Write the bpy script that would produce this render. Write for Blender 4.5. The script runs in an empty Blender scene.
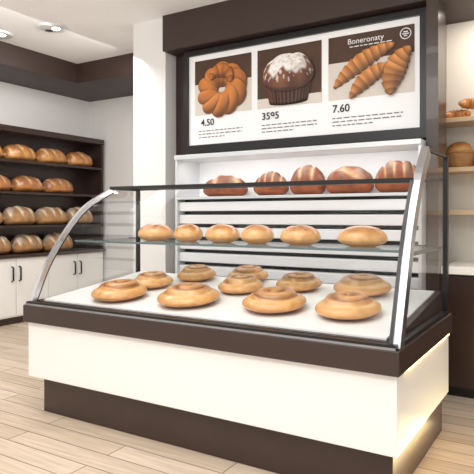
import bpy, bmesh, math, random
from mathutils import Vector, Matrix, noise
random.seed(4)
C = bpy.context.scene.collection

# ------------------------------------------------------------ helpers
def lin(r, g, b):
    def f(c):
        c /= 255.0
        return c/12.92 if c <= 0.04045 else ((c+0.055)/1.055)**2.4
    return (f(r), f(g), f(b), 1.0)

def mat(name, col, rough=0.5, metal=0.0, noise_amt=0.0, scale=8, emis=None, es=0, coat=0, bump=0):
    m = bpy.data.materials.new(name); m.use_nodes = True
    nt = m.node_tree; b = nt.nodes['Principled BSDF']
    b.inputs['Base Color'].default_value = col
    b.inputs['Roughness'].default_value = rough
    b.inputs['Metallic'].default_value = metal
    if coat: b.inputs['Coat Weight'].default_value = coat
    if emis:
        b.inputs['Emission Color'].default_value = emis
        b.inputs['Emission Strength'].default_value = es
    if noise_amt or bump:
        tc = nt.nodes.new('ShaderNodeTexCoord')
        n = nt.nodes.new('ShaderNodeTexNoise'); n.inputs['Scale'].default_value = scale
        n.inputs['Detail'].default_value = 4
        nt.links.new(tc.outputs['Object'], n.inputs['Vector'])
        if noise_amt:
            mx = nt.nodes.new('ShaderNodeMix'); mx.data_type = 'RGBA'
            mx.inputs[6].default_value = tuple(c*(1-noise_amt) for c in col[:3])+(1,)
            mx.inputs[7].default_value = tuple(min(1, c*(1+noise_amt)) for c in col[:3])+(1,)
            nt.links.new(n.outputs['Fac'], mx.inputs[0])
            nt.links.new(mx.outputs[2], b.inputs['Base Color'])
        if bump:
            bp = nt.nodes.new('ShaderNodeBump'); bp.inputs['Strength'].default_value = bump
            bp.inputs['Distance'].default_value = 0.01
            nt.links.new(n.outputs['Fac'], bp.inputs['Height'])
            nt.links.new(bp.outputs['Normal'], b.inputs['Normal'])
    return m

def mat_food(name, rough=0.45, coat=0.15):
    m = bpy.data.materials.new(name); m.use_nodes = True
    nt = m.node_tree; b = nt.nodes['Principled BSDF']
    a = nt.nodes.new('ShaderNodeAttribute'); a.attribute_name = 'col'
    tc = nt.nodes.new('ShaderNodeTexCoord')
    n = nt.nodes.new('ShaderNodeTexNoise'); n.inputs['Scale'].default_value = 22; n.inputs['Detail'].default_value = 5
    nt.links.new(tc.outputs['Object'], n.inputs['Vector'])
    r = nt.nodes.new('ShaderNodeMapRange'); r.inputs[1].default_value = 0.3; r.inputs[2].default_value = 0.7
    r.inputs[3].default_value = 0.78; r.inputs[4].default_value = 1.12
    nt.links.new(n.outputs['Fac'], r.inputs[0])
    mx = nt.nodes.new('ShaderNodeVectorMath'); mx.operation = 'SCALE'
    nt.links.new(a.outputs['Color'], mx.inputs[0]); nt.links.new(r.outputs[0], mx.inputs['Scale'])
    nt.links.new(mx.outputs[0], b.inputs['Base Color'])
    b.inputs['Roughness'].default_value = rough
    b.inputs['Coat Weight'].default_value = coat
    b.inputs['Coat Roughness'].default_value = 0.18
    bp = nt.nodes.new('ShaderNodeBump'); bp.inputs['Strength'].default_value = 0.2; bp.inputs['Distance'].default_value = 0.005
    nt.links.new(n.outputs['Fac'], bp.inputs['Height']); nt.links.new(bp.outputs['Normal'], b.inputs['Normal'])
    return m

def mat_print(name):
    m = bpy.data.materials.new(name); m.use_nodes = True
    nt = m.node_tree; b = nt.nodes['Principled BSDF']
    a = nt.nodes.new('ShaderNodeAttribute'); a.attribute_name = 'col'
    nt.links.new(a.outputs['Color'], b.inputs['Base Color'])
    b.inputs['Roughness'].default_value = 0.5
    return m

def mat_glass(name, tint=(0.96, 0.98, 0.98, 1), refl=1.0):
    m = bpy.data.materials.new(name); m.use_nodes = True
    nt = m.node_tree; nt.nodes.clear()
    o = nt.nodes.new('ShaderNodeOutputMaterial'); mx = nt.nodes.new('ShaderNodeMixShader')
    t = nt.nodes.new('ShaderNodeBsdfTransparent'); t.inputs[0].default_value = tint
    g = nt.nodes.new('ShaderNodeBsdfGlossy'); g.inputs['Roughness'].default_value = 0.02
    lw = nt.nodes.new('ShaderNodeFresnel'); lw.inputs['IOR'].default_value = 1.4
    mu = nt.nodes.new('ShaderNodeMath'); mu.operation = 'MULTIPLY'; mu.inputs[1].default_value = refl
    nt.links.new(lw.outputs[0], mu.inputs[0]); nt.links.new(mu.outputs[0], mx.inputs[0])
    nt.links.new(t.outputs[0], mx.inputs[1]); nt.links.new(g.outputs[0], mx.inputs[2])
    nt.links.new(mx.outputs[0], o.inputs[0])
    return m

def mesh(name, verts, faces, m=None, parent=None, smooth=False, loc=None, cols=None):
    me = bpy.data.meshes.new(name)
    if loc is None:
        xs = [v[0] for v in verts]; ys = [v[1] for v in verts]; zs = [v[2] for v in verts]
        loc = Vector(((min(xs)+max(xs))/2, (min(ys)+max(ys))/2, min(zs)))
        verts = [Vector(v)-loc for v in verts]
    me.from_pydata([tuple(v) for v in verts], [], faces)
    me.update()
    if smooth:
        for p in me.polygons: p.use_smooth = True
    if cols:
        at = me.color_attributes.new('col', 'FLOAT_COLOR', 'POINT')
        for i, c in enumerate(cols): at.data[i].color = (c[0], c[1], c[2], 1)
    ob = bpy.data.objects.new(name, me); ob.location = loc
    if m: me.materials.append(m)
    C.objects.link(ob)
    if parent: attach(ob, parent)
    return ob

def attach(ob, p):
    ob.parent = p
    ob.matrix_parent_inverse = Matrix.Translation(-p.location)

def box(name, x0, x1, y0, y1, z0, z1, m, parent=None, bev=0.0):
    v = [(x0,y0,z0),(x1,y0,z0),(x1,y1,z0),(x0,y1,z0),(x0,y0,z1),(x1,y0,z1),(x1,y1,z1),(x0,y1,z1)]
    f = [(0,3,2,1),(4,5,6,7),(0,1,5,4),(1,2,6,5),(2,3,7,6),(3,0,4,7)]
    ob = mesh(name, v, f, m, parent)
    if bev:
        b = ob.modifiers.new('bev', 'BEVEL'); b.width = bev; b.segments = 2; b.limit_method = 'ANGLE'
    return ob

def multibox(name, boxes, m, parent=None, bev=0):
    V = []; F = []
    for (x0,x1,y0,y1,z0,z1) in boxes:
        k = len(V)
        V += [(x0,y0,z0),(x1,y0,z0),(x1,y1,z0),(x0,y1,z0),(x0,y0,z1),(x1,y0,z1),(x1,y1,z1),(x0,y1,z1)]
        F += [tuple(i+k for i in f) for f in [(0,3,2,1),(4,5,6,7),(0,1,5,4),(1,2,6,5),(2,3,7,6),(3,0,4,7)]]
    ob = mesh(name, V, F, m, parent)
    if bev:
        b = ob.modifiers.new('bev', 'BEVEL'); b.width = bev; b.segments = 2
    return ob

def empty(name, loc, label, cat):
    e = bpy.data.objects.new(name, None); e.location = loc; e.empty_display_size = 0.1
    C.objects.link(e); e['label'] = label; e['category'] = cat
    return e

def tag(ob, label, cat, group=None):
    ob['label'] = label; ob['category'] = cat
    if group: ob['group'] = group
    return ob

def structure(ob): ob['kind'] = 'structure'; return ob

def tube(name, pts, r, m, parent=None, n=8):
    V = []; F = []; pts = [Vector(p) for p in pts]
    up0 = Vector((0,0,1))
    for i, p in enumerate(pts):
        t = (pts[min(i+1,len(pts)-1)]-pts[max(i-1,0)]).normalized()
        up = up0 if abs(t.dot(up0)) < 0.95 else Vector((1,0,0))
        a = t.cross(up).normalized(); b = a.cross(t).normalized()
        for k in range(n):
            an = 2*math.pi*(k+0.5)/n
            V.append(p + a*r*math.cos(an) + b*r*math.sin(an))
    for i in range(len(pts)-1):
        for k in range(n):
            F.append((i*n+k, i*n+(k+1)%n, (i+1)*n+(k+1)%n, (i+1)*n+k))
    F.append(tuple(range(n-1,-1,-1))); F.append(tuple((len(pts)-1)*n+k for k in range(n)))
    return mesh(name, V, F, m, parent, smooth=(n > 4))

def interp(prof, n):
    P = [Vector((a, b, 0)) for a, b in prof]
    P = [P[0]*2-P[1]] + P + [P[-1]*2-P[-2]]
    out = []
    segs = len(P)-3
    for i in range(n):
        t = i/(n-1)*segs; k = min(int(t), segs-1); u = t-k
        a, b, c, d = P[k], P[k+1], P[k+2], P[k+3]
        q = 0.5*((2*b)+(c-a)*u+(2*a-5*b+4*c-d)*u*u+(3*b-a-3*c+d)*u**3)
        out.append((q.x, q.y))
    return out

# ------------------------------------------------------------ materials
brown = mat('dark_brown_laminate', lin(54, 37, 31), 0.32, noise_amt=0.12, scale=5, coat=0.25)
brown_header = mat('header_brown', lin(58, 41, 35), 0.5, noise_amt=0.1, scale=3)
black = mat('black_metal', lin(20, 18, 18), 0.35)
white = mat('white_gloss_panel', lin(247, 245, 241), 0.3, noise_amt=0.015, scale=2, coat=0.3)
white_tray = mat('white_tray', lin(240, 239, 238), 0.35)
wall_m = mat('wall_paint', lin(236, 234, 232), 0.8, noise_amt=0.02, scale=2, bump=0.02)
wall_cream = mat('wall_cream', lin(240, 234, 222), 0.8, noise_amt=0.02, scale=2)
ceil_m = mat('ceiling_paint', lin(252, 252, 252), 0.9, noise_amt=0.01, scale=2)
chrome = mat('brushed_chrome', lin(172, 173, 177), 0.3, metal=1.0, noise_amt=0.2, scale=9)
chrome_left = mat('polished_chrome', lin(215, 215, 218), 0.25, metal=0.8, noise_amt=0.1, scale=9)
silver = mat('satin_silver', lin(222, 224, 226), 0.35, metal=0.3)
slat_m = mat('white_slat', lin(242, 243, 244), 0.35)
glass = mat_glass('clear_glass', (0.985, 0.99, 0.99, 1), 0.22)
glass_end = mat_glass('end_glass', (0.96, 0.975, 0.975, 1), 0.25)
shelf_glass = mat_glass('shelf_glass', (0.88, 0.93, 0.92, 1), 0.7)
glass_edge = mat('glass_edge', lin(96, 112, 112), 0.2)
led = mat('led_warm', lin(255, 230, 170), 0.5, emis=lin(255, 214, 130), es=9)
lamp_em = mat('lamp_lens', lin(255, 250, 240), 0.5, emis=(1, 0.96, 0.9, 1), es=12)
wood_shelf = mat('light_wood', lin(214, 184, 148), 0.5, noise_amt=0.12, scale=6)
food = mat_food('baked_crust', 0.34, 0.5)
rustic = mat_food('rustic_crust', 0.75, 0.0)
printm = mat_print('printed_ink')
poster_glow = mat('poster_white_glow', lin(246, 246, 246), 0.5, emis=(1, 1, 1, 1), es=0.08)  # slight emission added to brighten the poster, which is no lamp
ink = mat('ink_black', lin(25, 22, 20), 0.6)
ink_grey = mat('ink_grey', lin(120, 115, 112), 0.6)
ink_white = mat('ink_white', lin(250, 250, 250), 0.6)
pic_dark = mat('print_brown', lin(80, 54, 38), 0.6, noise_amt=0.4, scale=5)
pic_light = mat('print_light', lin(226, 216, 206), 0.6, noise_amt=0.06, scale=5)
wicker = mat('wicker', lin(176, 128, 78), 0.7, noise_amt=0.3, scale=30)

def floor_material():
    m = bpy.data.materials.new('wood_plank_floor'); m.use_nodes = True
    nt = m.node_tree; b = nt.nodes['Principled BSDF']
    tc = nt.nodes.new('ShaderNodeTexCoord')
    br = nt.nodes.new('ShaderNodeTexBrick')
    br.inputs['Scale'].default_value = 1.0
    br.inputs['Brick Width'].default_value = 1.5; br.inputs['Row Height'].default_value = 0.17
    br.inputs['Mortar Size'].default_value = 0.0045; br.inputs['Mortar Smooth'].default_value = 0.3
    br.inputs['Color1'].default_value = lin(222, 204, 184); br.inputs['Color2'].default_value = lin(200, 180, 158)
    br.inputs['Mortar'].default_value = lin(128, 106, 88)
    nt.links.new(tc.outputs['Object'], br.inputs['Vector'])
    mp = nt.nodes.new('ShaderNodeMapping'); mp.inputs['Scale'].default_value = (1.2, 22, 1)
    nt.links.new(tc.outputs['Object'], mp.inputs['Vector'])
    n = nt.nodes.new('ShaderNodeTexNoise'); n.inputs['Scale'].default_value = 2.0; n.inputs['Detail'].default_value = 6
    nt.links.new(mp.outputs[0], n.inputs['Vector'])
    r = nt.nodes.new('ShaderNodeMapRange'); r.inputs[1].default_value = 0.3; r.inputs[2].default_value = 0.7
    r.inputs[3].default_value = 0.80; r.inputs[4].default_value = 1.08
    nt.links.new(n.outputs['Fac'], r.inputs[0])
    s = nt.nodes.new('ShaderNodeVectorMath'); s.operation = 'SCALE'
    nt.links.new(br.outputs['Color'], s.inputs[0]); nt.links.new(r.outputs[0], s.inputs['Scale'])
    nt.links.new(s.outputs[0], b.inputs['Base Color'])
    b.inputs['Roughness'].default_value = 0.42
    return m

# ------------------------------------------------------------ room shell
ZC = 3.70
structure(box('floor', -7.3, 2.2, -0.8, 7.0, -0.1, 0.0, floor_material()))
structure(box('ceiling', -7.3, 2.2, -0.8, 7.0, ZC, ZC+0.1, ceil_m))
structure(box('wall_left', -7.3, -7.1, -0.8, 7.0, 0, ZC, wall_m))
structure(box('wall_back', -7.1, -3.95, 6.8, 7.0, 0, ZC, wall_m))
structure(box('wall_back_right', -1.115, 2.2, 5.6, 5.8, 0, ZC, wall_cream))
structure(box('wall_column', -4.42, -3.95, 4.91, 6.8, 0, ZC, wall_m))
structure(box('wall_menu', -3.95, -1.115, 5.10, 5.8, 0, ZC, brown))
structure(box('trim_soffit_left', -7.1, -6.25, -0.8, 6.8, 3.42, ZC, brown_header))
structure(box('trim_soffit_back', -6.25, -4.42, 5.75, 6.8, 3.42, ZC, brown_header))
structure(box('trim_header', -3.95, 2.2, 4.86, 5.10, 3.31, ZC, brown_header))
structure(box('trim_header_back', -1.115, 2.2, 5.10, 5.6, 3.31, ZC, brown_header))
structure(box('trim_pilaster', -1.115, -1.02, 4.80, 5.10, 0, 3.31, brown))
structure(box('baseboard_back', -7.1, -4.42, 6.78, 6.8, 0, 0.1, brown))

# ------------------------------------------------------------ display case
XL, XR, YF, YB = -3.67, -0.79, 2.85, 4.17
case = empty('bakery_display_case', Vector(((XL+XR)/2, (YF+YB)/2, 0)),
             'curved glass bakery display case with white panels and brown trim', 'display case')
box('kickplate', XL+0.12, XR-0.06, YF+0.08, YB-0.05, 0, 0.27, brown, case, 0.004)
box('front_panel', XL+0.02, XR-0.02, YF+0.015, YF+0.05, 0.27, 0.69, white, case, 0.004)
box('side_panel', XR-0.05, XR-0.02, YF+0.05, YB-0.03, 0.27, 0.69, white, case, 0.004)
box('side_panel', XL+0.02, XL+0.05, YF+0.05, YB-0.03, 0.27, 0.69, white, case, 0.004)
box('body', XL+0.05, XR-0.05, YF+0.05, YB-0.02, 0.272, 0.69, brown, case)
box('deck_band', XL, XR, YF-0.02, YB, 0.69, 0.82, brown, case, 0.006)
def dz(y): return 0.531+0.11*y
x0, x1, y0, y1 = XL+0.06, XR-0.06, YF+0.07, YB-0.06
v = [(x0,y0,0.82),(x1,y0,0.82),(x1,y1,0.82),(x0,y1,0.82),(x0,y0,dz(y0)-.01),(x1,y0,dz(y0)-.01),(x1,y1,dz(y1)-.01),(x0,y1,dz(y1)-.01)]
f = [(0,3,2,1),(4,5,6,7),(0,1,5,4),(1,2,6,5),(2,3,7,6),(3,0,4,7)]
mesh('deck_riser', v, f, brown, case)
x0, x1, y0, y1 = XL+0.10, XR-0.10, YF+0.10, YB-0.10
v = [(x0,y0,dz(y0)-.01),(x1,y0,dz(y0)-.01),(x1,y1,dz(y1)-.01),(x0,y1,dz(y1)-.01),(x0,y0,dz(y0)),(x1,y0,dz(y0)),(x1,y1,dz(y1)),(x0,y1,dz(y1))]
mesh('tray', v, f, white_tray, case)

N = 25
PL = interp([(2.875,.825),(3.014,1.115),(3.216,1.386),(3.436,1.593),(3.745,1.75)], N)
PR = interp([(2.875,.825),(2.99,1.11),(3.12,1.42),(3.30,1.706)], N)
PRx = interp([(2.875,.825),(2.99,1.11),(3.12,1.42),(3.30,1.706),(3.50,1.92)], N)
gx0, gx1 = XL+0.035, XR-0.03
def loft(name, A, B, xa, xb, m, nx=16):
    V = []; F = []
    for i in range(nx+1):
        t = i/nx
        for k in range(N):
            V.append((xa+(xb-xa)*t, A[k][0]*(1-t)+B[k][0]*t, A[k][1]*(1-t)+B[k][1]*t))
    for i in range(nx):
        for k in range(N-1):
            F.append((i*N+k, (i+1)*N+k, (i+1)*N+k+1, i*N+k+1))
    return mesh(name, V, F, m, case, smooth=True)
loft('curved_front_glass', PL, PR, gx0, gx1, glass)

def end_frame(name, P, x, th, w, m):
    V = []; F = []
    n = len(P)
    for i, (y, z) in enumerate(P):
        a = P[max(i-1,0)]; b = P[min(i+1,n-1)]
        t = Vector((b[0]-a[0], b[1]-a[1])).normalized(); nn = Vector((t.y, -t.x))
        for (dx, o) in ((-th/2,0),(th/2,0),(th/2,w),(-th/2,w)):
            V.append((x+dx, y+nn.x*o, z+nn.y*o))
    for i in range(n-1):
        for k in range(4):
            F.append((i*4+k, (i+1)*4+k, (i+1)*4+(k+1)%4, i*4+(k+1)%4))
    F.append((0,1,2,3)); F.append(tuple((n-1)*4+k for k in (3,2,1,0)))
    return mesh(name, V, F, m, case)
end_frame('chrome_end_frame', PRx, XR-0.03, 0.045, 0.075, chrome)['label'] = 'curved brushed chrome end frame'
def off(P, d):
    out = []
    for i in range(len(P)):
        a = P[max(i-1,0)]; b = P[min(i+1,len(P)-1)]
        t = Vector((b[0]-a[0], b[1]-a[1])).normalized(); out.append((P[i][0]+t.y*d, P[i][1]-t.x*d))
    return out
end_frame('frame_gasket', off(PRx, 0.076), XR-0.035, 0.035, 0.025, black)
end_frame('frame_gasket', off(PR, -0.010), XR-0.056, 0.018, 0.012, black)
end_frame('chrome_end_frame', PL, XL+0.03, 0.03, 0.038, chrome_left)['label'] = 'curved brushed chrome end frame'
end_frame('frame_gasket', off(PL, 0.039), XL+0.03, 0.03, 0.010, black)
def end_glass(P, x, ztop):
    pts = P + [(YB-0.06, ztop), (YB-0.06, 0.82)]
    mesh('end_glass', [(x, y+ (0.02 if i < len(P) else 0), z) for i, (y, z) in enumerate(pts)], [tuple(range(len(pts)))], glass_end, case)
end_glass(PRx, XR-0.03, 1.92)
end_glass(PL, XL+0.03, 1.75)
tube('top_edge_bar', [(XR-0.03, 3.50, 1.91), (XR-0.03, YB-0.06, 1.91)], 0.016, black, case, 4)
tube('top_edge_bar', [(XL+0.03, 3.745, 1.745), (XL+0.03, YB-0.06, 1.745)], 0.012, black, case, 4)
box('back_post', XL+0.02, XL+0.05, YB-0.08, YB-0.05, 0.82, 1.76, black, case)
box('back_post', XR-0.05, XR-0.015, YB-0.09, YB-0.05, 0.82, 1.92, black, case)
tube('top_rail', [(XL+0.03, 3.745, 1.75), (XR-0.05, 3.30, 1.706)], 0.020, black, case, 4)
tube('back_rail', [(XL+0.03, YB-0.07, 1.75), (XR-0.03, YB-0.07, 1.75)], 0.014, black, case, 4)
mesh('top_glass', [(XL+0.03,3.745,1.752),(XR-0.03,3.30,1.712),(XR-0.03,YB-0.07,1.752),(XL+0.03,YB-0.07,1.752)], [(0,1,2,3)], glass, case)
box('glass_channel', XL+0.02, XR-0.02, YF-0.005, YF+0.04, 0.82, 0.845, black, case)
box('channel_trim', XL+0.02, XR-0.02, YF-0.012, YF-0.005, 0.82, 0.832, chrome, case)
box('glass_channel', XR-0.05, XR-0.012, YF+0.04, YB-0.06, 0.82, 0.845, black, case)
box('glass_channel', XL+0.012, XL+0.05, YF+0.04, YB-0.06, 0.82, 0.845, black, case)
box('glass_shelf', XL+0.06, XR-0.06, 3.30, 3.95, 1.288, 1.298, shelf_glass, case)
box('shelf_edge', XL+0.06, XR-0.06, 3.292, 3.30, 1.285, 1.300, glass_edge, case)
box('shelf_edge', XL+0.06, XR-0.06, 3.95, 3.958, 1.283, 1.302, black, case)
for x in (XL+0.05, XR-0.08):
    box('shelf_bracket', x, x+0.025, 3.32, YB-0.06, 1.268, 1.288, black, case)
box('led_strip', XR-0.016, XR-0.004, YF+0.15, YB-0.08, 0.682, 0.690, led, case)
box('led_strip', XR-0.056, XR-0.046, YF+0.12, YB-0.1, 0.262, 0.270, led, case)
def area(name, loc, rot, sx, sy, power, col=(1,1,1)):
    l = bpy.data.lights.new(name, 'AREA'); l.shape = 'RECTANGLE'; l.size = sx; l.size_y = sy
    l.energy = power; l.color = col
    ob = bpy.data.objects.new(name, l); ob.location = loc; ob.rotation_euler = rot; C.objects.link(ob)
    return ob

# ------------------------------------------------------------ pastries
def grad(a, b, t): t = max(0, min(1, t)); return tuple(a[i]*(1-t)+b[i]*t for i in range(3))
G1 = lin(216, 156, 90); G2 = lin(176, 108, 52); G3 = lin(236, 194, 134); DK = lin(104, 54, 24)

def swirl_mesh(R, H, seed, turns=1.8):
    """soft round bun with a shallow coil of dough on top"""
    nr, nt = 60, 96; V = []; F = []; Cc = []
    inner = 0.76
    for i in range(nr+1):
        t = i/nr
        for k in range(nt):
            th = 2*math.pi*k/nt
            if t < 0.86:
                q = math.sin(t/0.86*math.pi/2); r = R*q
                z = H*(0.34+0.50*math.sqrt(max(0, 1-q**2.4)))
                cu = (q/inner)*turns - th/(2*math.pi)
                if q < inner:
                    fr = cu-math.floor(cu)
                    lvl = max(0, min(1, 1-max(0, (math.floor(cu)+th/(2*math.pi)))/turns))
                    bul = math.sqrt(max(0, 1-(2*fr-1)**2))
                    fade = min(1, (inner-q)/0.12)
                    z += H*fade*(0.07*lvl + 0.15*bul)
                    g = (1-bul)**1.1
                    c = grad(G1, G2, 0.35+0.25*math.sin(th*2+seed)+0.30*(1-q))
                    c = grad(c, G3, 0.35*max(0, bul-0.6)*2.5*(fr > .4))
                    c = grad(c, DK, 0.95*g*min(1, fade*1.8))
                else:
                    c = grad(G3, G1, 0.30+(q-inner)*3.4)
            else:
                s = (t-0.86)/0.14; r = R*(1-0.5*s*s)
                z = H*0.34*(1-s)
                c = grad(G1, G2, 0.25+0.6*s)
            nz = noise.noise(Vector((math.cos(th)*1.2+seed, math.sin(th)*1.2, seed*3)))
            rr = r*(1+0.06*nz)
            V.append((rr*math.cos(th), rr*math.sin(th), z)); Cc.append(c)
    for i in range(nr):
        for k in range(nt):
            F.append((i*nt+k, (i+1)*nt+k, (i+1)*nt+(k+1)%nt, i*nt+(k+1)%nt))
    F.append(tuple(nr*nt+k for k in range(nt)))
    return V, F, Cc

def roll_mesh(R, H, seed, ell=1.0):
    nr, nt = 36, 64; V = []; F = []; Cc = []
    for i in range(nr+1):
        t = i/nr
        for k in range(nt):
            th = 2*math.pi*k/nt
            if t < 0.80:
                q = math.sin(t/0.80*math.pi/2); r = R*q
                z = H*(0.34+0.66*math.sqrt(max(0, 1-q**2.3)))
                cre = math.exp(-((math.sin(th+seed)*q-0.25*math.cos(2*q*math.cos(th+seed)))/0.07)**2)*(q < .8)
                z -= cre*H*0.09
                c = grad(grad(G2, DK, 0.25), G1, q**2.2); c = grad(c, G3, 0.35*max(0, (q-0.85)/0.15)); c = grad(c, DK, 0.6*cre)
            else:
                s = (t-0.80)/0.20; r = R*(1-0.5*s*s); z = H*0.34*(1-s); c = grad(grad(G3, G1, 0.5), G2, s)
            nz = noise.noise(Vector((math.cos(th)*1.2+seed, math.sin(th)*1.2, seed*3)))
            rr = r*(1+0.07*nz)
            V.append((rr*math.cos(th)*ell, rr*math.sin(th), z)); Cc.append(c)
    for i in range(nr):
        for k in range(nt):
            F.append((i*nt+k, (i+1)*nt+k, (i+1)*nt+(k+1)%nt, i*nt+(k+1)%nt))
    F.append(tuple(nr*nt+k for k in range(nt)))
    return V, F, Cc

def loaf_mesh(L, W, H, cuts, c1, c2, c3, seed=0, flour=0.0, diag=0.35, p=2.6):
    ns, nr = 46, 30; V = []; F = []; Cc = []
    for i in range(ns+1):
        t = -1+2*i/ns; t = max(-0.9995, min(0.9995, t)); s = (1-abs(t)**p)**(1/p)
        for k in range(nr):
            a = 2*math.pi*k/nr; sa, ca = math.sin(a), math.cos(a)
            y = W/2*s*ca
            z = (H*0.72*sa*s if sa > 0 else H*0.28*sa*min(1, s*1.3)) + H*0.28
            g = 0
            if sa > 0.15 and cuts and abs(t) < 0.85:
                ph = ((t*0.5*cuts + diag*ca) % 1.0)-0.5
                g = math.exp(-(ph/0.13)**2)*min(1, (sa-0.15)*2.2)
            z -= g*H*0.09
            n = noise.noise(Vector((t*3+seed*7.3, ca*1.5, sa*1.5+seed)))
            y *= 1+0.07*n; z *= 1+0.06*n
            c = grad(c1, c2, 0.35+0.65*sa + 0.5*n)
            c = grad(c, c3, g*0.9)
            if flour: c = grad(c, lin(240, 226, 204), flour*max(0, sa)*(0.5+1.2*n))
            V.append((t*L/2, y, z)); Cc.append(c)
    for i in range(ns):
        for k in range(nr):
            F.append((i*nr+k, i*nr+(k+1)%nr, (i+1)*nr+(k+1)%nr, (i+1)*nr+k))
    F.append(tuple(range(nr))); F.append(tuple(ns*nr+k for k in range(nr-1,-1,-1)))
    return V, F, Cc

def croissant_mesh(R, fat, arc=200, segs=7, c1=G1, c2=G2, c3=G3):
    ns, nr = 84, 20; V = []; F = []; Cc = []
    for i in range(ns+1):
        t = -1+2*i/ns
        an = math.radians(arc/2*t)
        cx, cy = R*math.sin(an), R*math.cos(an)-R
        base = fat*(0.16+0.84*math.cos(t*math.pi/2)**0.8)
        ph = (abs(t)*segs/2+0.25) % 1.0
        rr = base*(0.80+0.26*(1-ph)**0.7 if ph > 0.06 else 0.82)
        for k in range(nr):
            a = 2*math.pi*k/nr
            x = cx+math.sin(an)*rr*math.cos(a); y = cy+math.cos(an)*rr*math.cos(a); z = rr*math.sin(a)*0.85+fat*0.8
            V.append((x, y, z)); Cc.append(grad(c3, grad(c1, c2, 1.2*(1-ph)), min(1, 0.15+ph*3+(1-ph)*0.9)))
    for i in range(ns):
        for k in range(nr):
            F.append((i*nr+k, i*nr+(k+1)%nr, (i+1)*nr+(k+1)%nr, (i+1)*nr+k))
    F.append(tuple(range(nr))); F.append(tuple(ns*nr+k for k in range(nr-1,-1,-1)))
    return V, F, Cc

def rope_ring(R, a, rad, turns, strands, c1, c2, c3, squash=0.9):
    V = []; F = []; Cc = []; ns, nr = 180, 16
    for s in range(strands):
        pts = []
        for i in range(ns):
            th = 2*math.pi*i/ns; ph = turns*th + 2*math.pi*s/strands
            rr = R+a*math.cos(ph)
            pts.append(Vector((rr*math.cos(th), rr*math.sin(th), a*squash*math.sin(ph))))
        base = len(V)
        for i in range(ns):
            t = (pts[(i+1)%ns]-pts[i-1]).normalized()
            A = t.cross(Vector((0,0,1))).normalized(); B = A.cross(t)
            for k in range(nr):
                an = 2*math.pi*k/nr
                off_ = (A*math.cos(an)+B*math.sin(an))
                P = pts[i]+off_*rad*(1+0.08*math.sin(i*.2+s))
                V.append(P)
                # distance from the rope's core line: the creases between strands are darker
                core = Vector((P.x, P.y, 0)).normalized()*R
                d = (P-core).length/(a+rad)
                Cc.append(grad(grad(c3, c1, (d-0.55)/0.28), c2, (d-0.86)/0.14*0.5))
        for i in range(ns):
            for k in range(nr):
                j = (i+1) % ns
                F.append((base+i*nr+k, base+i*nr+(k+1)%nr, base+j*nr+(k+1)%nr, base+j*nr+k))
    return V, F, Cc

def place(name, data, loc, rot, m, label, cat, group, scale=1):
    V, F, Cc = data
    ob = mesh(name, V, F, m, None, True, Vector(loc), Cc)
    ob.rotation_euler = rot; ob.scale = (scale,)*3
    return tag(ob, label, cat, group)

tilt = math.atan(0.11)
lower = [(-2.985,3.17,.205),(-2.995,3.56,.165),(-2.80,3.90,.165),(-2.376,3.215,.220),(-2.205,3.64,.172),
         (-2.346,3.985,.165),(-1.731,3.277,.212),(-1.813,3.835,.17),(-1.23,3.297,.20),(-1.329,3.835,.20)]
for i, (x, y, r) in enumerate(lower):
    big = r > 0.188
    ob = place('swirl_bun', swirl_mesh(r, 0.128 if big else 0.118, i*1.7), (x, y, dz(y)+0.001), (tilt, 0, 0), food,
          ('large' if big else 'smaller')+' round golden swirl bun on the white tray', 'bun', 'swirl buns on the tray')
    ob.rotation_euler = (Matrix.Rotation(tilt, 4, 'X') @ Matrix.Rotation(i*0.9+2.5, 4, 'Z')).to_euler()
upper = [(-3.0,.132,1.12),(-2.668,.118,1),(-2.348,.122,1.1),(-2.042,.122,1),(-1.696,.130,1.08),(-1.244,.145,1.15)]
for i, (x, r, el) in enumerate(upper):
    place('bread_roll', roll_mesh(r, 0.14, 20+i*2.3, el), (x, 3.6, 1.2985), (0, 0, 0.15*(-1)**i), food,
          'small golden bread roll on the glass shelf', 'bread roll', 'rolls on the glass shelf')

# ------------------------------------------------------------ back rack
RX0, RX1 = -3.62, -1.12
rack = empty('slatted_display_rack', Vector(((RX0+RX1)/2, 4.87, 0)), 'white slatted display rack with silver canopy below menu board', 'display rack')
box('plinth', RX0, RX1, 4.64, 5.09, 0, 0.86, brown, rack, 0.004)
box('back_panel', RX0, RX1, 5.06, 5.09, 0.86, 2.08, slat_m, rack)
box('side_panel', RX0, RX0+0.025, 4.66, 5.06, 0.86, 2.08, silver, rack)
box('side_panel', RX1-0.025, RX1, 4.66, 5.06, 0.86, 2.08, silver, rack)
box('canopy', RX0, RX1, 4.64, 5.08, 2.08, 2.125, silver, rack, 0.004)
box('shelf_board', RX0+0.025, RX1-0.025, 4.66, 5.06, 1.67, 1.695, silver, rack)
box('dark_backing', RX0+0.025, RX1-0.025, 4.80, 4.82, 0.86, 1.67, black, rack)
multibox('slats', [(RX0+0.025, RX1-0.025, 4.70, 4.80, z, z+0.092) for z in (0.90, 1.03, 1.16, 1.29, 1.42, 1.55)], slat_m, rack, 0.006)
area('rack_fill', (-2.37, 4.74, 2.07), (math.radians(25), 0, 0), 2.3, 0.06, 5, (1, .98, .95))  # added fill, not a real fixture; lightens the space above the loaves
RB1 = lin(162, 90, 54); RB2 = lin(98, 48, 32); RB3 = lin(206, 156, 112)
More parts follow.
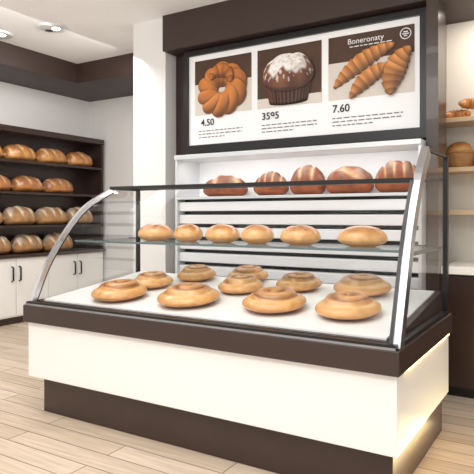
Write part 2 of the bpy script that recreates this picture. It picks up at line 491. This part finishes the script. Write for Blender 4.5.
for i, (x, L, H, cuts, p, dg) in enumerate([(-3.13,.50,.22,2,2.2,.3),(-2.60,.38,.24,5,1.8,.5),(-2.21,.34,.28,3,2.2,.2),(-1.80,.44,.25,1,2.4,.9),(-1.365,.40,.29,5,2.0,.5)]):
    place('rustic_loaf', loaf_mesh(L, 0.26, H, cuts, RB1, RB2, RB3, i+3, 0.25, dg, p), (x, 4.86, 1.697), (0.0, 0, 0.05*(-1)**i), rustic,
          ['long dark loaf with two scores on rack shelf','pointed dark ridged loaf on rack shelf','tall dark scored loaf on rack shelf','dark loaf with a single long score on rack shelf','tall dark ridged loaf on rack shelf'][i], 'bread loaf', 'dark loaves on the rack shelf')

# ------------------------------------------------------------ menu board
SX0, SX1, SZ0, SZ1 = -3.69, -1.21, 2.265, 3.235
sign = empty('menu_board', Vector(((SX0+SX1)/2, 5.05, 2.17)), 'black-framed bakery menu board with three pastry pictures', 'menu board')
box('poster_panel', SX0, SX1, 5.0, 5.06, SZ0, SZ1, poster_glow, sign)
multibox('frame', [(SX0-.05,SX0,4.97,5.09,SZ0-.09,SZ1+.06),(SX1,SX1+.08,4.97,5.09,SZ0-.09,SZ1+.06),
                   (SX0,SX1,4.97,5.09,SZ1,SZ1+.06),(SX0,SX1,4.97,5.09,SZ0-.09,SZ0)], black, sign)
pics = [(-3.61,-2.90),(-2.83,-2.13),(-2.06,-1.26)]
PZ0, PZ1 = 2.585, 3.175
YP = 4.999
for i, (a, b) in enumerate(pics):
    box('picture', a, b, YP-0.003, YP, PZ0, PZ1, pic_light if i != 1 else pic_dark, sign)
box('picture_backdrop', pics[0][0], pics[0][1], YP-0.0035, YP-0.003, 2.92, PZ1, pic_dark, sign)
box('picture_backdrop', pics[1][0], pics[1][1], YP-0.0035, YP-0.003, PZ0, 2.68, pic_light, sign)
box('picture_backdrop', pics[2][0], pics[2][1], YP-0.0035, YP-0.003, 2.93, PZ1, pic_dark, sign)

def printed(name, data, M, cx, cz, sc, depth=0.012, dep0=0.0):
    """printed picture of a pastry: flattened onto the poster plane"""
    V, F, Cc = data
    V = [M @ Vector(v) for v in V]
    me = bpy.data.meshes.new('tmp'); me.from_pydata([tuple(v) for v in V], [], F)
    bm = bmesh.new(); bm.from_mesh(me); bmesh.ops.recalc_face_normals(bm, faces=bm.faces); bm.to_mesh(me); bm.free(); me.update()
    Ld = Vector((-0.4, -0.6, 0.75)).normalized()
    nrm = [vv.normal.copy() for vv in me.vertices]
    if name == 'printed_muffin_top' and sum(1 for v, n in zip(V, nrm) if n.z > 0 and v.z > 0) < sum(1 for v, n in zip(V, nrm) if n.z < 0 and v.z > 0):
        nrm = [-n for n in nrm]
    F = [tuple(p.vertices) for p in me.polygons]
    cen = sum((v for v in V), Vector())/len(V)
    cols = []
    for v, n, c in zip(V, nrm, Cc):
        s = 0.32+1.0*max(0, n.dot(Ld)) if n.y < 0.3 else 0.32  # light and shade from a fixed direction are put into the printed colours
        cols.append(tuple(min(1, q*s) for q in c[:3]))
    bpy.data.meshes.remove(me)
    ys = [v.y for v in V]; ymx, ymn = max(ys), min(ys)
    W = [((v.x-cen.x)*sc+cx, YP-0.005-dep0-depth*(ymx-v.y)/(ymx-ymn), (v.z-cen.z)*sc+cz) for v in V]
    return mesh(name, W, F, printm, sign, True, None, cols)

RX = lambda d: Matrix.Rotation(math.radians(d), 4, 'X')
RY = lambda d: Matrix.Rotation(math.radians(d), 4, 'Y')
RZ = lambda d: Matrix.Rotation(math.radians(d), 4, 'Z')
A1 = lin(210, 132, 66); A2 = lin(160, 86, 38); A3 = lin(64, 30, 14)
printed('printed_roll', rope_ring(0.175, 0.060, 0.068, 5, 2, A1, A2, A3), RY(-14)@RX(58), -3.255, 2.835, 1.06)
printed('printed_roll', croissant_mesh(0.12, 0.08, 200, 5, A1, A2, lin(120,64,30)), RY(12)@RX(50), -3.25, 2.99, 1.0, dep0=0.014)
def muffin_top():
    nr, nt = 60, 120; V=[];F=[];Cc=[]
    for i in range(nr+1):
        t = i/nr
        for k in range(nt):
            th = 2*math.pi*k/nt
            if t < .75:
                q = t/.75; r = 0.285*math.sin(q*math.pi/2); z = 0.235*math.cos(q*math.pi/2)**0.9
            else:
                q = (t-.75)/.25; r = 0.285-0.07*q; z = -0.055*math.sin(q*math.pi/2)
            n = noise.noise(Vector((r*math.cos(th)*8, r*math.sin(th)*8, 1.7)))
            n2 = noise.noise(Vector((r*math.cos(th)*30, r*math.sin(th)*30, 4)))
            r *= 1+0.05*n; z *= 1+0.10*n
            c = lin(138, 86, 58); c = grad(c, lin(92, 50, 32), 0.5+n)
            edge = 0.44+0.22*noise.noise(Vector((math.cos(th)*2.5, math.sin(th)*2.5, 9)))
            sug = max(0, min(0.9, (edge-t)/0.07))*(0.85+0.5*n2)
            if edge <= t < .66 and n2 > 0.2: sug = 0.6
            c = grad(c, lin(250, 245, 241), sug)
            V.append((r*math.cos(th), r*math.sin(th), z)); Cc.append(c)
    for i in range(nr):
        for k in range(nt): F.append((i*nt+k,(i+1)*nt+k,(i+1)*nt+(k+1)%nt,i*nt+(k+1)%nt))
    return V,F,Cc
def muffin_cup():
    nh, nt = 6, 128; V=[];F=[];Cc=[]
    for i in range(nh+1):
        t=i/nh
        for k in range(nt):
            th=2*math.pi*k/nt; fl = 1 if k%4<2 else -1
            r=(0.255-0.055*t)+0.008*fl; V.append((r*math.cos(th),r*math.sin(th),-0.22*t))
            Cc.append(lin(122,76,54) if fl>0 else lin(54,30,22))
    for i in range(nh):
        for k in range(nt): F.append((i*nt+k,(i+1)*nt+k,(i+1)*nt+(k+1)%nt,i*nt+(k+1)%nt))
    F.append(tuple(nh*nt+k for k in range(nt)))
    return V,F,Cc
printed('printed_muffin_cup', muffin_cup(), RX(8), -2.48, 2.73, 1.0)
printed('printed_muffin_top', muffin_top(), RX(20), -2.48, 2.955, 1.0, dep0=0.012)
B1 = lin(222, 154, 88); B2 = lin(164, 98, 46); B3 = lin(250, 216, 160)
printed('printed_bread', croissant_mesh(1.0, 0.10, 42, 10, B1, B2, B3), RY(-30)@RX(60), -1.73, 2.89, 0.92)
printed('printed_bread', croissant_mesh(0.6, 0.10, 54, 7, B1, B2, B3), RY(-34)@RX(60), -1.66, 2.74, 0.86, dep0=0.012)
printed('printed_bread', croissant_mesh(0.36, 0.125, 80, 7, B1, B2, B3), RY(-66)@RX(50), -1.405, 2.785, 0.92, dep0=0.024)

def text(name, s, x, z, size, m, parent, y=YP-0.006, bold=0.0, ux=1.0):
    cu = bpy.data.curves.new('t', 'FONT'); cu.body = s; cu.size = size; cu.extrude = 0.001; cu.offset = bold
    to = bpy.data.objects.new('t', cu); C.objects.link(to)
    bpy.context.view_layer.update()
    me = bpy.data.meshes.new_from_object(to.evaluated_get(bpy.context.evaluated_depsgraph_get()))
    bpy.data.objects.remove(to)
    me.name = name; me.materials.clear(); me.materials.append(m)
    ob = bpy.data.objects.new(name, me); ob.location = (x, y, z); ob.rotation_euler = (math.pi/2, 0, 0); ob.scale = (ux, 1, 1)
    C.objects.link(ob); attach(ob, parent)
    return ob
text('price_text', '4.50', -3.53, 2.47, 0.10, ink, sign, bold=0.001)
text('price_text', '3595', -2.78, 2.47, 0.10, ink, sign, bold=0.001)
text('price_text', '7.60', -2.02, 2.47, 0.10, ink, sign, bold=0.001)
text('heading_text', 'Boneronaty', -1.87, 3.085, 0.072, ink_white, sign, y=YP-0.008)
random.seed(7)
for (x, w) in ((-3.56,.55),(-2.78,.6),(-2.02,.66)):
    bx = []
    for r in range(3):
        xx = x; end = x+w*(1 if r < 2 else .6)
        while xx < end:
            l = random.uniform(.025, .07); bx.append((xx, min(xx+l, end), YP-.004, YP-.001, 2.41-r*.034, 2.419-r*.034)); xx += l+.014
    multibox('caption_lines', bx, ink_grey, sign)
bx = []; xx = -1.85
while xx < -1.5:
    l = random.uniform(.02,.05); bx.append((xx, xx+l, YP-.008, YP-.005, 3.055, 3.063)); xx += l+.012
multibox('caption_lines', bx, ink_white, sign)
V=[];F=[]
for k in range(40):
    th=2*math.pi*k/40
    for r in (0.042,0.050): V.append((-1.335+r*math.cos(th), YP-.012, 3.10+r*math.sin(th)))
for k in range(40):
    a=2*k; b=(2*k+2)%80; F.append((a,a+1,b+1,b))
mesh('emblem_ring', V, F, ink_white, sign)
multibox('emblem_mark', [(-1.365,-1.305,YP-.013,YP-.011,3.093,3.102),(-1.355,-1.315,YP-.013,YP-.011,3.11,3.12),(-1.35,-1.32,YP-.013,YP-.011,3.076,3.085)], ink_white, sign)

# ------------------------------------------------------------ left shelving
LY0, LY1 = 3.4, 6.72
BX = -7.095
su = empty('bread_shelving_unit', Vector((-6.9, 5.0, 0.97)), 'dark brown wall shelving unit filled with loaves', 'shelving unit')
box('back_panel', BX, -7.07, LY0, LY1, 0.97, 2.72, brown, su)
box('top_board', BX, -6.68, LY0, LY1, 2.66, 2.74, brown, su, 0.004)
box('side_panel', BX, -6.70, LY1-0.04, LY1, 0.97, 2.66, brown, su)
box('side_panel', BX, -6.70, LY0, LY0+0.04, 0.97, 2.66, brown, su)
for z in (1.37, 1.84, 2.28):
    box('shelf_board', -7.07, -6.70, LY0+0.04, LY1-0.04, z-0.035, z, brown, su, 0.003)
cab = empty('storage_cabinet', Vector((-6.9, 5.0, 0)), 'white base cabinet with black handles under bread shelves', 'cabinet')
box('body', BX, -6.72, LY0, LY1, 0.10, 0.925, white, cab)
box('kickplate', BX, -6.76, LY0, LY1, 0, 0.10, brown, cab)
box('worktop', BX, -6.66, LY0-0.02, LY1+0.02, 0.925, 0.968, brown, cab, 0.004)
nd = 6; dw = (LY1-LY0)/nd
for i in range(nd):
    a = LY0+i*dw
    d = box('door', -6.72, -6.70, a+0.008, a+dw-0.008, 0.12, 0.915, white, cab, 0.004)
    hy = a+dw-0.07 if i % 2 == 0 else a+0.05
    tube('handle', [(-6.70, hy, 0.60), (-6.665, hy, 0.61), (-6.665, hy, 0.79), (-6.70, hy, 0.80)], 0.012, black, d)
LC = [(lin(222,160,92), lin(170,104,50), lin(244,212,160), 0.1), (lin(206,138,76), lin(140,80,40), lin(238,200,150), 0.2),
      (lin(196,146,94), lin(132,90,56), lin(236,214,180), 0.5), (lin(190,140,90), lin(120,78,46), lin(236,214,180), 0.6)]
shapes = {}
for r, z in enumerate((2.28, 1.84, 1.37, 0.97)):
    y = 4.12+0.13*(r % 2); i = 0
    c1, c2, c3, fl = LC[r]
    while y < 6.42:
        key = (r, i % 2)
        if key not in shapes:
            shapes[key] = loaf_mesh(0.54 if i % 2 else 0.50, 0.31, (0.27 if r > 1 else 0.24), 3+(i % 2), c1, c2, c3, r*3+i, fl)
        lab = ('flour-dusted rustic loaf' if r > 1 else 'golden-brown scored loaf')+' on dark wall shelf'
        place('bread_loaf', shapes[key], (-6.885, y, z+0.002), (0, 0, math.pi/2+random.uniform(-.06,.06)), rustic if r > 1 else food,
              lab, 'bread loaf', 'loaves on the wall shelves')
        y += 0.56; i += 1

# ------------------------------------------------------------ right side: counter, shelves
ctr = empty('back_counter', Vector((-0.2, 5.2, 0)), 'dark brown service counter with white worktop', 'counter')
box('body', -1.01, 1.2, 4.93, 5.59, 0.08, 1.02, brown, ctr)
box('kickplate', -1.01, 1.2, 4.97, 5.59, 0, 0.08, black, ctr)
box('worktop', -1.015, 1.22, 4.88, 5.595, 1.02, 1.085, white, ctr, 0.005)
for k in range(4):
    a = -1.0+k*0.54
    box('door', a+.006, a+.534, 4.915, 4.93, 0.1, 1.0, brown, ctr, 0.004)
for z in (2.37, 1.93, 1.55):
    s = box('wall_shelf', -1.11, 1.2, 5.25, 5.595, z-0.04, z, wood_shelf, None, 0.004)
    tag(s, 'light wooden wall shelf on cream wall', 'shelf', 'wooden wall shelves')
def bowl(name, x, y, z, r0, r1, h, m, label):
    nh, nt = 22, 72; V=[];F=[]
    for side in (0,1):
        for i in range(nh+1):
            t = i/nh if side == 0 else 1-i/nh
            for k in range(nt):
                th = 2*math.pi*k/nt
                w = 0.006*math.sin(th*18)*math.cos(t*nh/2*math.pi) if side == 0 else 0
                r = r0+(r1-r0)*t**0.7+w-(0.014 if side else 0)
                V.append((r*math.cos(th), r*math.sin(th), t*h+(0.012 if side and t == 0 else 0)))
    n = 2*(nh+1)
    for i in range(n-1):
        for k in range(nt): F.append((i*nt+k, i*nt+(k+1)%nt, (i+1)*nt+(k+1)%nt, (i+1)*nt+k))
    F.append(tuple(range(nt-1,-1,-1))); F.append(tuple((n-1)*nt+k for k in range(nt)))
    ob = mesh(name, V, F, m, None, True, Vector((x,y,z)))
    tag(ob, label, 'basket')
    pts = [(x+r1*math.cos(2*math.pi*k/40), y+r1*math.sin(2*math.pi*k/40), z+h) for k in range(41)]
    tube('rim', pts, 0.012, m, ob)
    return ob
for x in (-0.96, -0.62):
    bowl('wicker_basket', x, 5.41, 1.931, 0.10, 0.142, 0.14, wicker, 'woven wicker basket holding bread on wooden shelf')
    place('bread_roll', roll_mesh(0.115, 0.14, 50+x, 1.0), (x, 5.41, 2.03), (0.1, 0.1, x), food, 'golden bread roll in wicker basket', 'bread roll', 'rolls in the baskets')
for i, (x, y, z, r) in enumerate(((-0.985,5.45,2.371,0.1),(-0.67,5.45,2.371,-0.1),(-0.86,5.45,2.465,0.1))):
    place('croissant', croissant_mesh(0.095, 0.06, 170, 7), (x, y, z), (0, 0, r), food, 'golden croissant stacked on wooden shelf', 'croissant', 'croissants on the wooden shelf')

# ------------------------------------------------------------ ceiling lamps
for (x, y) in ((-5.28, 4.48), (-6.02, 4.30)):
    e = empty('ceiling_downlight', Vector((x, y, ZC)), 'round twin-lens ceiling downlight with metal rim', 'downlight')
    e['group'] = 'ceiling downlights'
    V=[];F=[];nt=40
    for r,z in [(0.13,-0.03),(0.155,-0.02),(0.16,0.0)]:
        for k in range(nt):
            th=2*math.pi*k/nt; V.append((x+r*math.cos(th), y+r*math.sin(th), ZC+z))
    for i in range(2):
        for k in range(nt): F.append((i*nt+k,i*nt+(k+1)%nt,(i+1)*nt+(k+1)%nt,(i+1)*nt+k))
    F.append(tuple(range(nt-1,-1,-1)))
    mesh('housing', V, F, silver, e)
    for s in (-1,1):
        V=[(x+s*.06+.045*math.cos(2*math.pi*k/24), y+.045*math.sin(2*math.pi*k/24), ZC-.0315) for k in range(24)]
        mesh('lens', V, [tuple(range(23,-1,-1))], lamp_em if s>0 else black, e)

# ------------------------------------------------------------ lights
area('case_fill', (-2.2, 2.2, 3.6), (math.radians(-12), 0, 0), 3.0, 1.2, 62, (1, .98, .95))  # added fill over the case, standing in for general ceiling light
area('front_fill', (-1.0, 0.2, 3.6), (math.radians(35), 0, 0), 4.0, 1.5, 100, (1, .99, .97))  # unseen fill panel added above the camera area for overall brightness
area('left_shelf_fill', (-5.0, 4.0, 3.6), (0, math.radians(25), 0), 1.6, 3.0, 100, (1, .98, .95))  # added fill aimed at the bread shelves, separate from the downlights
area('ceiling_fill', (-3.6, 0.0, 2.2), (math.radians(180), 0, 0), 5.0, 1.2, 100, (1, .99, .97))  # unseen fill added to lighten the ceiling from below
area('shelf_light_right', (-0.3, 5.2, 3.28), (math.radians(10), 0, 0), 1.2, 0.2, 14, (1, .92, .82))
area('case_side_led', (XR+0.12, 3.60, 0.04), (math.radians(180), math.radians(-12), 0), 0.05, 1.1, 5.0, (1, .76, .38))
area('case_inner_fill', (-2.2, 4.02, 1.73), (math.radians(-25), 0, 0), 2.5, 0.05, 4, (1, .95, .86))  # fill strip added inside the case to brighten the buns
w = bpy.data.worlds.new('world'); bpy.context.scene.world = w; w.use_nodes = True
w.node_tree.nodes['Background'].inputs[0].default_value = (1, 0.995, 0.985, 1)
w.node_tree.nodes['Background'].inputs[1].default_value = 0.92

# ------------------------------------------------------------ camera
cam = bpy.data.cameras.new('camera'); co = bpy.data.objects.new('camera', cam); C.objects.link(co)
co.location = (0, 0, 1.5); co.rotation_euler = (math.radians(90), 0, math.radians(31.6))
cam.sensor_width = 36; cam.lens = 36*565/474; cam.shift_y = -21/474; cam.clip_start = 0.05
bpy.context.scene.camera = co
bpy.context.scene.view_settings.view_transform = 'Standard'
